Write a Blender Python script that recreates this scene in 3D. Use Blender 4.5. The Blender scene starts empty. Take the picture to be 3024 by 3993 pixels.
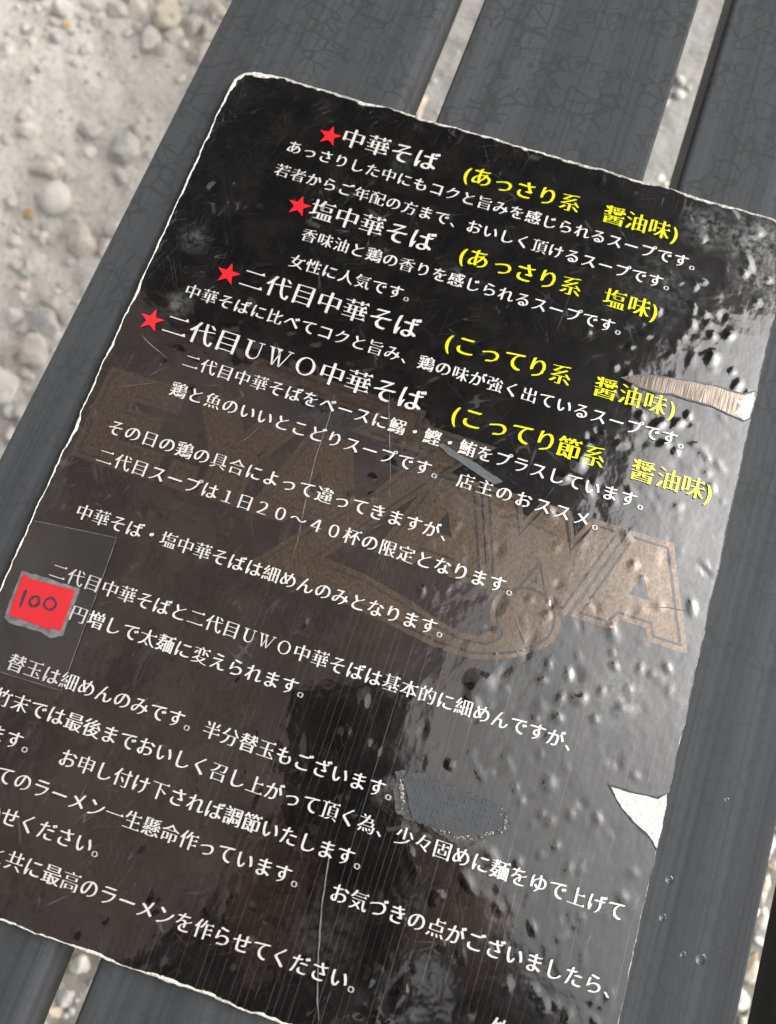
import bpy, bmesh, math, random
from mathutils import Vector, Matrix, noise
from mathutils.geometry import tessellate_polygon, delaunay_2d_cdt

random.seed(7)
S = bpy.context.scene
C = S.collection
P = 0.006                       # one printed character = 6 mm
GZ = -0.43                      # ground level (menu surface is z = 0)

# ------------------------------------------------------------------ camera
cam = bpy.data.cameras.new('camera')
co = bpy.data.objects.new('camera', cam)
C.objects.link(co)
r = Vector((0.95049372, 0.31023092, 0.01784564))
u = Vector((-0.30467391, 0.91909394, 0.24988025))
b = Vector((0.06111876, -0.24294671, 0.96811228))
CAM = Vector((2.48016589 * P, -9.93008809 * P, 39.88179978 * P))
co.matrix_world = Matrix(((r.x, u.x, b.x, CAM.x), (r.y, u.y, b.y, CAM.y), (r.z, u.z, b.z, CAM.z), (0, 0, 0, 1)))
cam.sensor_fit = 'HORIZONTAL'
cam.sensor_width = 36.0
cam.lens = 36.0 * 3010.0 / 3024.0
cam.clip_start = 0.004
cam.clip_end = 500
cam.dof.use_dof = True
cam.dof.focus_distance = 0.245
cam.dof.aperture_fstop = 15.0
S.camera = co

# ------------------------------------------------------------------ sky, sun, exposure
SUN_EL, SUN_AZ = math.radians(42), math.radians(26)      # sun direction: azimuth from +X towards +Y
w = bpy.data.worlds.new('World')
S.world = w
w.use_nodes = True
nt = w.node_tree
bg = nt.nodes['Background']
sky = nt.nodes.new('ShaderNodeTexSky')
sky.sky_type = 'NISHITA'
sky.sun_disc = False
sky.sun_elevation = SUN_EL
sky.sun_rotation = math.radians(90) - SUN_AZ
sky.air_density = 1.0
sky.dust_density = 9.0
sky.ozone_density = 1.0
hs = nt.nodes.new('ShaderNodeHueSaturation')
hs.inputs['Saturation'].default_value = 0.18
nt.links.new(sky.outputs[0], hs.inputs['Color'])
nt.links.new(hs.outputs[0], bg.inputs['Color'])
bg.inputs['Strength'].default_value = 0.15
sl = bpy.data.lights.new('sun', 'SUN')
sl.energy = 0.5
sl.angle = math.radians(26)
sl.color = (1.0, 0.965, 0.92)
so = bpy.data.objects.new('sun', sl)
C.objects.link(so)
sd = Vector((math.cos(SUN_EL) * math.cos(SUN_AZ), math.cos(SUN_EL) * math.sin(SUN_AZ), math.sin(SUN_EL)))
so.rotation_euler = sd.to_track_quat('Z', 'Y').to_euler()
so.location = sd * 6
S.view_settings.view_transform = 'Standard'
S.view_settings.look = 'None'
S.view_settings.gamma = 1.0
S.view_settings.use_curve_mapping = False
S.view_settings.exposure = 0.72
S.render.engine = 'CYCLES'
S.cycles.use_denoising = True
S.cycles.max_bounces = 8

# ------------------------------------------------------------------ helpers
def obj(name, verts, faces, mat, parent=None, smooth=False, loc=None):
    me = bpy.data.meshes.new(name)
    me.from_pydata([tuple(v) for v in verts], [], faces)
    me.update()
    if smooth:
        me.polygons.foreach_set('use_smooth', [True] * len(me.polygons))
    if mat:
        me.materials.append(mat)
    o = bpy.data.objects.new(name, me)
    C.objects.link(o)
    if parent is not None:
        o.parent = parent
        o.location = -parent.location if loc is None else loc
    elif loc is not None:
        o.location = loc
    return o

def tag(o, label, cat, group=None):
    o['label'] = label
    o['category'] = cat
    if group:
        o['group'] = group
    return o

def thing(name, label, cat, loc=(0, 0, 0), group=None):
    o = bpy.data.objects.new(name, None)
    C.objects.link(o)
    o.location = loc
    o.empty_display_size = 0.05
    return tag(o, label, cat, group)

class MB:                                     # collects shapes into one mesh
    def __init__(s): s.v, s.f = [], []
    def add(s, v, f):
        n = len(s.v); s.v += [tuple(p) for p in v]; s.f += [tuple(i + n for i in q) for q in f]
    def box(s, a, c):
        (x0, y0, z0), (x1, y1, z1) = a, c
        s.add([(x0, y0, z0), (x1, y0, z0), (x1, y1, z0), (x0, y1, z0), (x0, y0, z1), (x1, y0, z1), (x1, y1, z1), (x0, y1, z1)],
              [(3, 2, 1, 0), (4, 5, 6, 7), (0, 1, 5, 4), (1, 2, 6, 5), (2, 3, 7, 6), (3, 0, 4, 7)])
    def obj(s, name, mat, parent=None, smooth=False, loc=None): return obj(name, s.v, s.f, mat, parent, smooth, loc)

class NT:                                     # small node-tree writer
    def __init__(s, tree): s.t = tree
    def n(s, typ, **kw):
        nd = s.t.nodes.new(typ)
        for k, v in kw.items():
            if k.startswith('i_'): nd.inputs[k[2:].replace('_', ' ')].default_value = v
            else: setattr(nd, k, v)
        return nd
    def l(s, a, c): s.t.links.new(a, c)
    def put(s, sock, v):
        if hasattr(v, 'is_output'): s.l(v, sock)
        else: sock.default_value = v
    def math(s, op, a, c=0.0, d=0.0, clamp=False):
        nd = s.n('ShaderNodeMath', operation=op); nd.use_clamp = clamp
        s.put(nd.inputs[0], a); s.put(nd.inputs[1], c); s.put(nd.inputs[2], d)
        return nd.outputs[0]
    def mix(s, f, a, c):
        nd = s.n('ShaderNodeMix', data_type='RGBA')
        s.put(nd.inputs[0], f); s.put(nd.inputs[6], a); s.put(nd.inputs[7], c)
        return nd.outputs[2]
    def mapr(s, v, a, c, d=0.0, e=1.0):
        nd = s.n('ShaderNodeMapRange'); s.put(nd.inputs[0], v)
        for i, q in enumerate((a, c, d, e)): nd.inputs[i + 1].default_value = q
        return nd.outputs[0]
    def vmap(s, vec, scale=(1, 1, 1), rot=0.0, loc=(0, 0, 0)):
        nd = s.n('ShaderNodeMapping'); s.l(vec, nd.inputs[0])
        nd.inputs['Scale'].default_value = scale; nd.inputs['Rotation'].default_value = (0, 0, rot); nd.inputs['Location'].default_value = loc
        return nd.outputs[0]
    def noise(s, vec, scale, detail=2.0, rough=0.5, dist=0.0, dim='3D'):
        nd = s.n('ShaderNodeTexNoise', noise_dimensions=dim)
        if vec is not None: s.l(vec, nd.inputs['Vector'])
        nd.inputs['Scale'].default_value = scale; nd.inputs['Detail'].default_value = detail
        nd.inputs['Roughness'].default_value = rough; nd.inputs['Distortion'].default_value = dist
        return nd

def material(name):
    m = bpy.data.materials.new(name); m.use_nodes = True
    m.node_tree.nodes.clear()
    g = NT(m.node_tree)
    out = g.n('ShaderNodeOutputMaterial')
    p = g.n('ShaderNodeBsdfPrincipled')
    g.l(p.outputs[0], out.inputs[0])
    return m, g, p, out

# ------------------------------------------------------------------ laminate group: scratches, hairlines, haze, fine ripple
def uv(x, y, z=0.0): return (x * P, -y * P, z)

def build_lam():
    t = bpy.data.node_groups.new('laminate_wear', 'ShaderNodeTree')
    for nm, ty in (('Normal', 'NodeSocketVector'), ('Scratch', 'NodeSocketFloat'), ('Hair', 'NodeSocketFloat'), ('Haze', 'NodeSocketFloat')):
        t.interface.new_socket(nm, in_out='OUTPUT', socket_type=ty)
    g = NT(t)
    go = g.n('NodeGroupOutput')
    tc = g.n('ShaderNodeTexCoord').outputs['Object']
    # thin scratches: iso-lines of stretched noise in several directions
    scr = None
    patch = g.mapr(g.noise(tc, 26, 2).outputs['Fac'], 0.42, 0.62)
    for k, (rot, sx, sy, wd, gate) in enumerate(((0.35, 300, 12, .0055, .50), (-0.5, 330, 14, .0055, .50), (1.15, 280, 12, .0055, .52), (-1.2, 320, 15, .005, .53), (0.05, 380, 9, .0055, .50), (0.75, 420, 22, .006, .5))):
        v = g.vmap(g.vmap(tc, rot=rot), scale=(sx, sy, 1), loc=(k * 3.7, k * 1.3, k))
        nz = g.noise(v, 1.0, 0.0).outputs['Fac']
        ln = g.mapr(g.math('ABSOLUTE', g.math('SUBTRACT', nz, 0.5)), wd * .4, wd, 1, 0)
        gt = g.mapr(g.noise(g.vmap(tc, loc=(k, 5 + k, 0)), 95, 1).outputs['Fac'], gate, gate + .1)
        ln = g.math('MULTIPLY', ln, gt)
        scr = ln if scr is None else g.math('MAXIMUM', scr, ln)
    scr = g.math('MULTIPLY', scr, g.math('ADD', g.math('MULTIPLY', patch, .75), .25))
    # regular printed hairlines running down the sheet
    sp = g.n('ShaderNodeSeparateXYZ'); g.l(tc, sp.inputs[0])
    wob = g.math('MULTIPLY', g.noise(g.vmap(tc, scale=(90, 3, 1)), 1.0, 2).outputs['Fac'], .0030)
    fr = g.math('FRACT', g.math('DIVIDE', g.math('ADD', sp.outputs[0], wob), .0021))
    hair = g.mapr(g.math('ABSOLUTE', g.math('SUBTRACT', fr, .5)), .018, .05, 1, 0)
    hg = g.mapr(g.noise(g.vmap(tc, scale=(420, 16, 1)), 1.0, 2).outputs['Fac'], .42, .66)
    low = g.math('MULTIPLY', g.mapr(sp.outputs[1], .01, -.05), g.mapr(sp.outputs[0], -.06, .02, .12, 1))
    hair = g.math('MULTIPLY', g.math('MULTIPLY', hair, hg), low)
    # rubbed, cloudy places
    hz = None
    for (cx, cy, rr, am) in ((-15.2, -8.0, 1.0, .8), (-15.9, -12.2, 1.2, .5), (12.6, -22.6, 2.0, .8), (15.2, -22.6, 2.4, .9), (16.0, -20.5, 2.0, .6), (14.2, 5.2, 2.2, .7),
                             (11.0, -18, 3.5, .3), (5.0, 10.6, 1.8, .25), (9.5, 14.6, 1.6, .5), (4.3, 13.3, 1.0, .7), (3.4, 20.5, 2.5, .25), (-6.0, -21.0, 1.0, .3), (15.5, -1, 3.0, .25)):
        d = g.n('ShaderNodeVectorMath', operation='DISTANCE'); g.l(tc, d.inputs[0]); d.inputs[1].default_value = uv(cx, cy)
        f = g.math('MULTIPLY', g.mapr(d.outputs['Value'], rr * P, rr * P * .15), am)
        hz = f if hz is None else g.math('MAXIMUM', hz, f)
    hz = g.math('MULTIPLY', hz, g.mapr(g.noise(tc, 330, 5, .65).outputs['Fac'], .38, .72))
    # ripple
    n1 = g.noise(tc, 170, 2, .5).outputs['Fac']
    n2 = g.noise(g.vmap(tc, scale=(1, .45, 1)), 520, 1).outputs['Fac']
    h = g.math('ADD', g.math('MULTIPLY', n1, .00009), g.math('MULTIPLY', n2, .000018))
    h = g.math('SUBTRACT', h, g.math('MULTIPLY', scr, .0000015))
    bp = g.n('ShaderNodeBump'); bp.inputs['Strength'].default_value = 1.0; bp.inputs['Distance'].default_value = 1.0
    g.l(h, bp.inputs['Height'])
    for o, k in ((bp.outputs[0], 'Normal'), (scr, 'Scratch'), (hair, 'Hair'), (hz, 'Haze')):
        g.l(o, go.inputs[k])
    return t
LAM = build_lam()

def lam_mat(name, col, metallic=0.0, rough=.25, coat=1.0, spec=.25, grain=False, worn=1.0, hairs=True):
    m, g, p, out = material(name)
    gr = g.n('ShaderNodeGroup'); gr.node_tree = LAM
    c = (*col, 1)
    tc = g.n('ShaderNodeTexCoord').outputs['Object']
    if grain:
        a = g.noise(g.vmap(tc, scale=(2400, 620, 1)), 1.0, 2, .6).outputs['Fac']
        d = g.noise(g.vmap(tc, scale=(900, 900, 1)), 1.0, 2, .7).outputs['Fac']
        f = g.mapr(g.math('ADD', g.math('MULTIPLY', a, .6), g.math('MULTIPLY', d, .4)), .35, .65, .6, 1.35)
        mx = g.n('ShaderNodeMix', data_type='RGBA', blend_type='MULTIPLY'); mx.inputs[0].default_value = 1
        mx.inputs[6].default_value = c
        cc = g.n('ShaderNodeCombineColor'); [g.l(f, cc.inputs[i]) for i in range(3)]
        g.l(cc.outputs[0], mx.inputs[7]); c = mx.outputs[2]
    if not hairs:
        wn_ = g.noise(tc, 900, 4, .7).outputs['Fac']
        wl_ = g.noise(tc, 60, 3).outputs['Fac']
        c = g.mix(g.math('MULTIPLY', g.mapr(wn_, .54, .68), g.mapr(wl_, .40, .62, .12, .55)), c, tuple(x * .45 for x in col) + (1,))
    if hairs and not grain:
        gr2 = g.noise(tc, 75, 5, .68).outputs['Fac']
        c = g.mix(g.mapr(gr2, .45, .75, 0, .9), c, (col[0] + .010, col[1] + .0098, col[2] + .0095, 1))
    if hairs:
        c = g.mix(g.math('MULTIPLY', gr.outputs['Hair'], .24), c, (.36, .30, .26, 1))
    c = g.mix(g.math('MULTIPLY', gr.outputs['Scratch'], .13 * worn), c, (.42, .42, .42, 1))
    c = g.mix(g.math('MULTIPLY', gr.outputs['Haze'], .34 * worn), c, (.42, .44, .45, 1))
    g.put(p.inputs['Base Color'], c)
    p.inputs['Metallic'].default_value = metallic
    p.inputs['IOR'].default_value = 1.5
    p.inputs['Specular IOR Level'].default_value = spec
    rv = g.math('ADD', g.math('MULTIPLY', gr.outputs['Haze'], .3), rough)
    g.l(rv, p.inputs['Roughness'])
    p.inputs['Coat Weight'].default_value = coat
    p.inputs['Coat IOR'].default_value = 2.15
    g.l(g.math('ADD', g.math('MULTIPLY', gr.outputs['Haze'], .25), .085), p.inputs['Coat Roughness'])
    g.l(gr.outputs['Normal'], p.inputs['Normal'])
    g.l(gr.outputs['Normal'], p.inputs['Coat Normal'])
    return m

M = {}
M['film'] = lam_mat('black laminated print', (.0032, .003, .0032))
M['gold'] = lam_mat('bronze emblem print', (.155, .117, .088), metallic=.93, rough=.30, coat=.5, grain=True)
M['inline'] = lam_mat('dark emblem outline print', (.016, .013, .012), rough=.4, coat=.8)
M['white'] = lam_mat('white lettering print', (.76, .725, .70), metallic=.38, rough=.5, coat=.6, hairs=False, worn=.4)
M['yellow'] = lam_mat('yellow lettering print', (.70, .71, .012), metallic=.2, rough=.5, coat=.6, hairs=False, worn=.3)
M['red'] = lam_mat('red star print', (.80, .018, .028), coat=.6, hairs=False, worn=.3)

def simple(name, col, rough=.6, var=.25, scale=300, bump=0.0, bscale=800, metallic=0.0, spec=.5, stretch=(1, 1, 1)):
    m, g, p, out = material(name)
    tc = g.n('ShaderNodeTexCoord').outputs['Object']
    v = g.vmap(tc, scale=stretch)
    f = g.noise(v, scale, 4, .6).outputs['Fac']
    k0 = tuple(x * (1 - var) for x in col); k1 = tuple(min(1, x * (1 + var)) for x in col)
    g.l(g.mix(g.mapr(f, .3, .7), (*k0, 1), (*k1, 1)), p.inputs['Base Color'])
    p.inputs['Roughness'].default_value = rough
    p.inputs['Metallic'].default_value = metallic
    p.inputs['Specular IOR Level'].default_value = spec
    if bump:
        bp = g.n('ShaderNodeBump'); bp.inputs['Strength'].default_value = 1; bp.inputs['Distance'].default_value = 1
        g.l(g.math('MULTIPLY', g.noise(v, bscale, 3, .6).outputs['Fac'], bump), bp.inputs['Height'])
        g.l(bp.outputs[0], p.inputs['Normal'])
    return m

M['fibre'] = simple('frayed white card', (.60, .575, .52), .9, .5, 900, .0004, 1400)
M['torn'] = simple('torn white paper', (.60, .59, .565), .9, .28, 1500, .0003, 1600)
M['metal'] = simple('scraped hairline metal', (.29, .245, .20), .2, .75, 1.0, .00003, 1.0, metallic=.95, stretch=(2600, 120, 1))
M['sticker'] = simple('red sticker paper', (.60, .007, .013), .5, .06, 200, .00003, 900)
M['halo'] = simple('milky glue border', (.17, .165, .17), .45, .45, 420, .0001, 700)
M['ink'] = simple('purple black marker ink', (.055, .012, .035), .45, .7, 700)
M['duct'] = simple('grey cloth tape', (.040, .044, .049), .6, .18, 260, .00012, 500)
M['scuff'] = simple('grey rubbed film', (.075, .081, .084), .6, .25, 900, .00006, 1600)
M['scratch'] = simple('whitish scratch', (.13, .13, .13), .6, .5, 500)

# ------------------------------------------------------------------ ground
gm, g, p, out = material('compacted sandy ground')
ps = g.n('ShaderNodeNewGeometry').outputs['Position']
a = g.noise(ps, 9, 5, .6).outputs['Fac']
c1 = g.mix(g.mapr(a, .35, .66), (.70, .66, .575, 1), (.86, .825, .755, 1))
a2 = g.noise(ps, 120, 4, .65).outputs['Fac']
c2 = g.mix(g.mapr(a2, .52, .70, 0, .55), c1, (.40, .37, .31, 1))
a3 = g.noise(ps, 45, 3, .6).outputs['Fac']
c3 = g.mix(g.mapr(a3, .60, .74, 0, .5), c2, (.72, .63, .57, 1))
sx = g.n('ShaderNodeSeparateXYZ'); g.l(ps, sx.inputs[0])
olive = g.math('MULTIPLY', g.mapr(sx.outputs[1], .16, -.15), g.mapr(g.noise(ps, 22, 4).outputs['Fac'], .3, .6))  # darker olive tone towards the near end, broken up by noise
c4 = g.mix(g.math('MULTIPLY', olive, .7), c3, (.21, .20, .13, 1))
under = g.mapr(g.math('ADD', sx.outputs[0], g.math('MULTIPLY', g.noise(ps, 6, 3).outputs['Fac'], .1)), -.16, -.02, 0, .8)  # ground beneath the bench coloured darker, standing in for shade
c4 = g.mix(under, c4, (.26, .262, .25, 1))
c4 = g.mix(g.math('MULTIPLY', olive, .6), c4, (.21, .20, .13, 1))
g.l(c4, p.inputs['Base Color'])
p.inputs['Roughness'].default_value = .92
p.inputs['Specular IOR Level'].default_value = .2
bp = g.n('ShaderNodeBump'); bp.inputs['Strength'].default_value = 1; bp.inputs['Distance'].default_value = 1
hh = g.math('ADD', g.math('MULTIPLY', g.noise(ps, 150, 5, .65).outputs['Fac'], .006), g.math('MULTIPLY', g.noise(ps, 700, 3).outputs['Fac'], .0012))
g.l(hh, bp.inputs['Height']); g.l(bp.outputs[0], p.inputs['Normal'])

def gh(x, y):
    return GZ + .010 * noise.noise((x * 7, y * 7, 0)) + .006 * noise.noise((x * 28, y * 28, 3.1)) + .0025 * noise.noise((x * 90, y * 90, 7.7)) - .006
def axis(lo, hi, st, far):
    a = [lo + i * st for i in range(int((hi - lo) / st) + 1)]
    o, d = [], .02
    x = 0
    while x < far:
        x += d; d *= 1.6; o.append(x)
    return [lo - q for q in reversed(o)] + a + [a[-1] + q for q in o]
xs = axis(-.75, .55, .0055, 40); ys = axis(-.45, .75, .0055, 40)
vs = [(x, y, gh(x, y) if abs(x) < 3 and abs(y) < 3 else GZ - .006) for y in ys for x in xs]
nx = len(xs)
fs = [(j * nx + i, j * nx + i + 1, (j + 1) * nx + i + 1, (j + 1) * nx + i) for j in range(len(ys) - 1) for i in range(nx - 1)]
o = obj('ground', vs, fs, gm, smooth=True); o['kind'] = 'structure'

# ------------------------------------------------------------------ stones
def stone_mat(name, col, var=.22):
    m, g, p, out = material(name)
    ps = g.n('ShaderNodeNewGeometry').outputs['Position']
    f = g.noise(ps, 60, 4, .65).outputs['Fac']
    f2 = g.noise(ps, 420, 3, .7).outputs['Fac']
    c = g.mix(g.mapr(f, .3, .7), (*[x * (1 - var) for x in col], 1), (*[min(1, x * (1 + var)) for x in col], 1))
    c = g.mix(g.mapr(f2, .55, .72, 0, .4), c, (*[x * .55 for x in col], 1))
    f3 = g.noise(ps, 90, 4, .6).outputs['Fac']
    c = g.mix(g.mapr(f3, .36, .62, .1, .85), c, (.70, .655, .575, 1))
    g.l(c, p.inputs['Base Color'])
    p.inputs['Roughness'].default_value = .8
    p.inputs['Specular IOR Level'].default_value = .3
    bp = g.n('ShaderNodeBump'); bp.inputs['Strength'].default_value = 1; bp.inputs['Distance'].default_value = 1
    g.l(g.math('MULTIPLY', g.noise(ps, 260, 4, .6).outputs['Fac'], .0016), bp.inputs['Height']); g.l(bp.outputs[0], p.inputs['Normal'])
    return m
SC = {'g': ('grey', (.52, .52, .485)), 'c': ('cream', (.72, .65, .56)), 't': ('tan', (.62, .49, .35)), 'b': ('brownish grey', (.46, .41, .37)),
      'o': ('orange', (.62, .37, .15)), 'd': ('dark blue grey', (.41, .42, .43)), 'p': ('pinkish beige', (.62, .545, .485)), 'w': ('pale', (.72, .70, .65))}
SM = {k: stone_mat(v[0] + ' stone', v[1]) for k, v in SC.items()}

def ico(sub):
    bm = bmesh.new(); bmesh.ops.create_icosphere(bm, subdivisions=sub, radius=1)
    v = [x.co.copy() for x in bm.verts]; f = [tuple(q.index for q in p.verts) for p in bm.faces]
    bm.free(); return v, f
ICO = {k: ico(k) for k in (1, 2, 4)}
def rock(sub, seed, ang=.35, cuts=5):
    v, f = ICO[sub]
    rs = random.Random(seed); off = Vector((rs.uniform(-50, 50), rs.uniform(-50, 50), rs.uniform(-50, 50)))
    pl = []
    for _ in range(cuts):
        d = Vector((rs.gauss(0, 1), rs.gauss(0, 1), rs.gauss(0, .8))).normalized(); pl.append((d, rs.uniform(.5, .88)))
    res = []
    for q in v:
        a = q * (1 + ang * noise.noise(q * .9 + off) + ang * .3 * noise.noise(q * 2.4 + off))
        for d, h in pl:
            e = a.dot(d) - h
            if e > 0: a = a - d * e * .82
        res.append(a)
    return res, f
PEB = [(-0.5298, 0.5299, 0.0109, 0.0126, 'g'), (-0.5042, 0.5416, 0.0115, 0.0068, 'g'), (-0.4765, 0.5485, 0.0147, 0.011, 'g'), (-0.4523, 0.5528, 0.0109, 0.0131, 'c'), (-0.4226, 0.5548, 0.0151, 0.0213, 't'), (-0.3921, 0.5517, 0.0121, 0.0124, 'b'), (-0.3715, 0.5506, 0.0083, 0.0103, 'b'), (-0.5178, 0.5107, 0.0056, 0.0078, 'o'), (-0.5213, 0.4932, 0.0078, 0.009, 'd'), (-0.4261, 0.5195, 0.0095, 0.0148, 'g'), (-0.4071, 0.5139, 0.0078, 0.0081, 'g'), (-0.4886, 0.5291, 0.0083, 0.0093, 'g'), (-0.5054, 0.526, 0.0054, 0.0068, 'g'), (-0.546, 0.4806, 0.0082, 0.0061, 'g'), (-0.5636, 0.4651, 0.0082, 0.0086, 'd'), (-0.5593, 0.4559, 0.0069, 0.0066, 'g'), (-0.5601, 0.441, 0.0041, 0.0075, 'd'), (-0.3666, 0.5266, 0.0103, 0.0152, 'c'), (-0.3774, 0.5202, 0.0074, 0.0091, 'b'), (-0.374, 0.58, 0.0126, 0.0089, 't'), (-0.4008, 0.3858, 0.0174, 0.0187, 'd'), (-0.388, 0.3582, 0.0094, 0.0097, 'g'), (-0.4609, 0.3418, 0.0153, 0.0127, 'p'), (-0.4398, 0.3092, 0.014, 0.0158, 'w'), (-0.4594, 0.2872, 0.0077, 0.0054, 'o'), (-0.398, 0.2765, 0.0138, 0.0166, 'p'), (-0.3746, 0.2775, 0.0073, 0.01, 'p'), (-0.435, 0.241, 0.0095, 0.013, 'g'), (-0.4402, 0.3972, 0.0124, 0.0109, 'g'), (-0.4942, 0.3724, 0.0111, 0.0081, 'w'), (-0.3742, 0.2985, 0.0096, 0.0097, 'w'), (-0.4335, 0.3721, 0.0091, 0.007, 'w'), (-0.4864, 0.4878, 0.0062, 0.0071, 'd'), (-0.4579, 0.4658, 0.0049, 0.0055, 'd'), (-0.5176, 0.4478, 0.0065, 0.007, 'd'), (-0.4278, 0.1809, 0.0082, 0.0087, 'w'), (-0.3928, 0.1819, 0.0145, 0.0185, 'd'), (-0.3905, 0.1547, 0.0143, 0.017, 'p'), (-0.4004, 0.1114, 0.0137, 0.0158, 'w'), (-0.3895, 0.0903, 0.0079, 0.0097, 'd'), (-0.3785, 0.094, 0.0079, 0.0078, 'g'), (-0.3803, 0.1948, 0.0074, 0.0091, 'b'), (-0.4165, 0.1502, 0.0084, 0.0102, 'p'), (-0.4121, 0.1754, 0.0074, 0.0074, 'g'), (-0.414, 0.1361, 0.0073, 0.0081, 'b'), (-0.3987, 0.204, 0.0075, 0.0075, 'g'), (-0.4314, 0.204, 0.0056, 0.0055, 'w'), (-0.3694, 0.0828, 0.0079, 0.0085, 'g'), (-0.3814, 0.0707, 0.0089, 0.0077, 'p'), (-0.4437, 0.5296, 0.0071, 0.0077, 'd'), (-0.4525, 0.5184, 0.0054, 0.0062, 'g'), (-0.4702, 0.5177, 0.0054, 0.0051, 'g'), (-0.4065, 0.5317, 0.0062, 0.0077, 'g'), (-0.3933, 0.5268, 0.0054, 0.0056, 'w'), (-0.5073, 0.3868, 0.008, 0.0072, 'p'), (-0.5189, 0.3602, 0.0051, 0.0052, 'd'), (-0.5118, 0.3403, 0.0043, 0.007, 'd'), (-0.4372, 0.3365, 0.0051, 0.006, 'd'), (-0.4591, 0.3098, 0.0047, 0.0059, 'd'), (-0.4045, 0.2536, 0.0057, 0.0052, 'b'), (-0.4011, 0.2276, 0.006, 0.0055, 'p'), (-0.4502, 0.2313, 0.0057, 0.0056, 'g'), (-0.4388, 0.2696, 0.0057, 0.0062, 'w'), (-0.4622, 0.257, 0.0065, 0.0057, 'p'), (0.358, -0.0901, 0.0056, 0.0085, 't'), (0.3599, -0.1186, 0.0092, 0.0092, 'w'), (0.3575, -0.1537, 0.0064, 0.0121, 't'), (0.3595, -0.0735, 0.0047, 0.0052, 't'), (0.3558, -0.177, 0.0072, 0.0064, 'g'), (0.3564, -0.0572, 0.0047, 0.0061, 'w'), (0.3586, -0.1312, 0.0055, 0.0041, 'g'), (0.364, -0.186, 0.0054, 0.0055, 'g'), (-0.1432, -0.3121, 0.0089, 0.0064, 'g'), (-0.1425, -0.3352, 0.007, 0.0063, 'd'), (-0.147, -0.3466, 0.0088, 0.0047, 't'), (-0.133, 0.5343, 0.0064, 0.017, 't')]
def zone(x, y, i):
    if x > .3: return 'in the shaded strip right of the bench'
    if x > -.2 and y > .4: return 'in the slat gap above the menu'
    if x > -.2: return 'in the gap between slats below the menu'
    if y > .47: return 'in the stone band at the top of the dirt'
    if y > .41: return 'on the upper part of the bare dirt'
    if y > .33: return 'on the dirt beside the round white pebble'
    if y > .25: return 'on the dirt below the round white pebble'
    if y > .17: return 'in the lower dirt left of the bench'
    return 'at the foot of the dirt by the bench edge'
SPEC = {4: 'big tan angular stone with rounded corners by the top of the bench slat', 23: 'round smooth white pebble alone on the pale dirt', 20: 'large blue grey broken stone half sunk in the dirt beside the slat',
        22: 'pinkish beige stone just above the round white pebble', 7: 'small bright orange stone chip among grey stones', 24: 'small orange chip left of and below the round white pebble',
        37: 'large pinkish stone with a dark side near the slat edge', 36: 'large dark blue grey stone touching the pinkish stone by the slat', 38: 'large pale stone low on the left beside a mossy spot',
        2: 'wide grey stone cut by the upper picture edge', 3: 'cream stone between a wide grey stone and the tan stone', 0: 'flat grey stone at the upper edge left of the wide grey one',
        25: 'pinkish stone lying against a pale one below the round white pebble', 21: 'small grey stone just below the large blue grey broken stone'}
seen = {}
for i, (x, y, rx, ry, c) in enumerate(PEB):
    sharp = c in 'dtob'
    v, f = rock(4, 100 + i, .3 if c == 'w' else .5, 2 if i == 23 else (10 if sharp else 7))
    if i == 23: v, f = rock(4, 5, .12, 0)
    k = 1.12; hz = min(rx, ry) * .85
    ca, sa = 1, 0
    vv = [(q.x * rx * k, q.y * ry * k, q.z * hz) for q in v]
    R = max(rx, ry)
    size = 'large' if R > .0125 else 'medium' if R > .0085 else 'small'
    lab = SPEC.get(i) or f'{size} {SC[c][0]} stone {zone(x, y, i)}'
    o = obj('pebble', vv, f, SM[c], smooth=True, loc=(x, y, gh(x, y) + hz * (.14 if i not in (4, 23) else .55)))
    tag(o, lab, 'stone', 'stones lying on the dirt around the bench')

rs = random.Random(3)
def in_view(x, y): return (-.62 < x < -.12 and -.02 < y < .62) or (-.2 < x < .16 and (y > .1 or y < -.2)) or (.3 < x < .42 and -.3 < y < .1)
tot = 0
vlist, flist, mids = [], [], []
while tot < 3000:
    x, y = rs.uniform(-.66, .42), rs.uniform(-.42, .66)
    if not in_view(x, y): continue
    dens = .22 + 1.3 * max(0, noise.noise((x * 9, y * 9, 4.4)))
    if y > .48: dens += .45
    if y < .24: dens += .55
    if x > .3: dens += .5
    if x > -.2 and x < .2 and y > .2: dens *= .35
    if rs.random() > dens: continue
    s = rs.choice((.0012, .0016, .002, .0026, .0034, .0045, .006)) * rs.uniform(.8, 1.2)
    v, f = rock(2 if s > .0022 else 1, tot, .35, 4)
    ax, ay, az = s * rs.uniform(.8, 1.3), s * rs.uniform(.7, 1.1), s * rs.uniform(.5, .8)
    th = rs.uniform(0, 6.3); ct, st = math.cos(th), math.sin(th)
    n0 = len(vlist); z = gh(x, y) + az * .25
    vlist += [(x + q.x * ax * ct - q.y * ay * st, y + q.x * ax * st + q.y * ay * ct, z + q.z * az) for q in v]
    flist += [tuple(a + n0 for a in q) for q in f]
    mids += [rs.randrange(8)] * len(f)
    tot += 1
o = obj('gravel', vlist, flist, None, smooth=True)
for k in SC: o.data.materials.append(SM[k])
MAP = [0, 0, 0, 7, 3, 6, 5, 1]
o.data.polygons.foreach_set('material_index', [MAP[m] for m in mids])
o['kind'] = 'stuff'; o['label'] = 'fine loose gravel scattered on the sandy ground'

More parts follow.
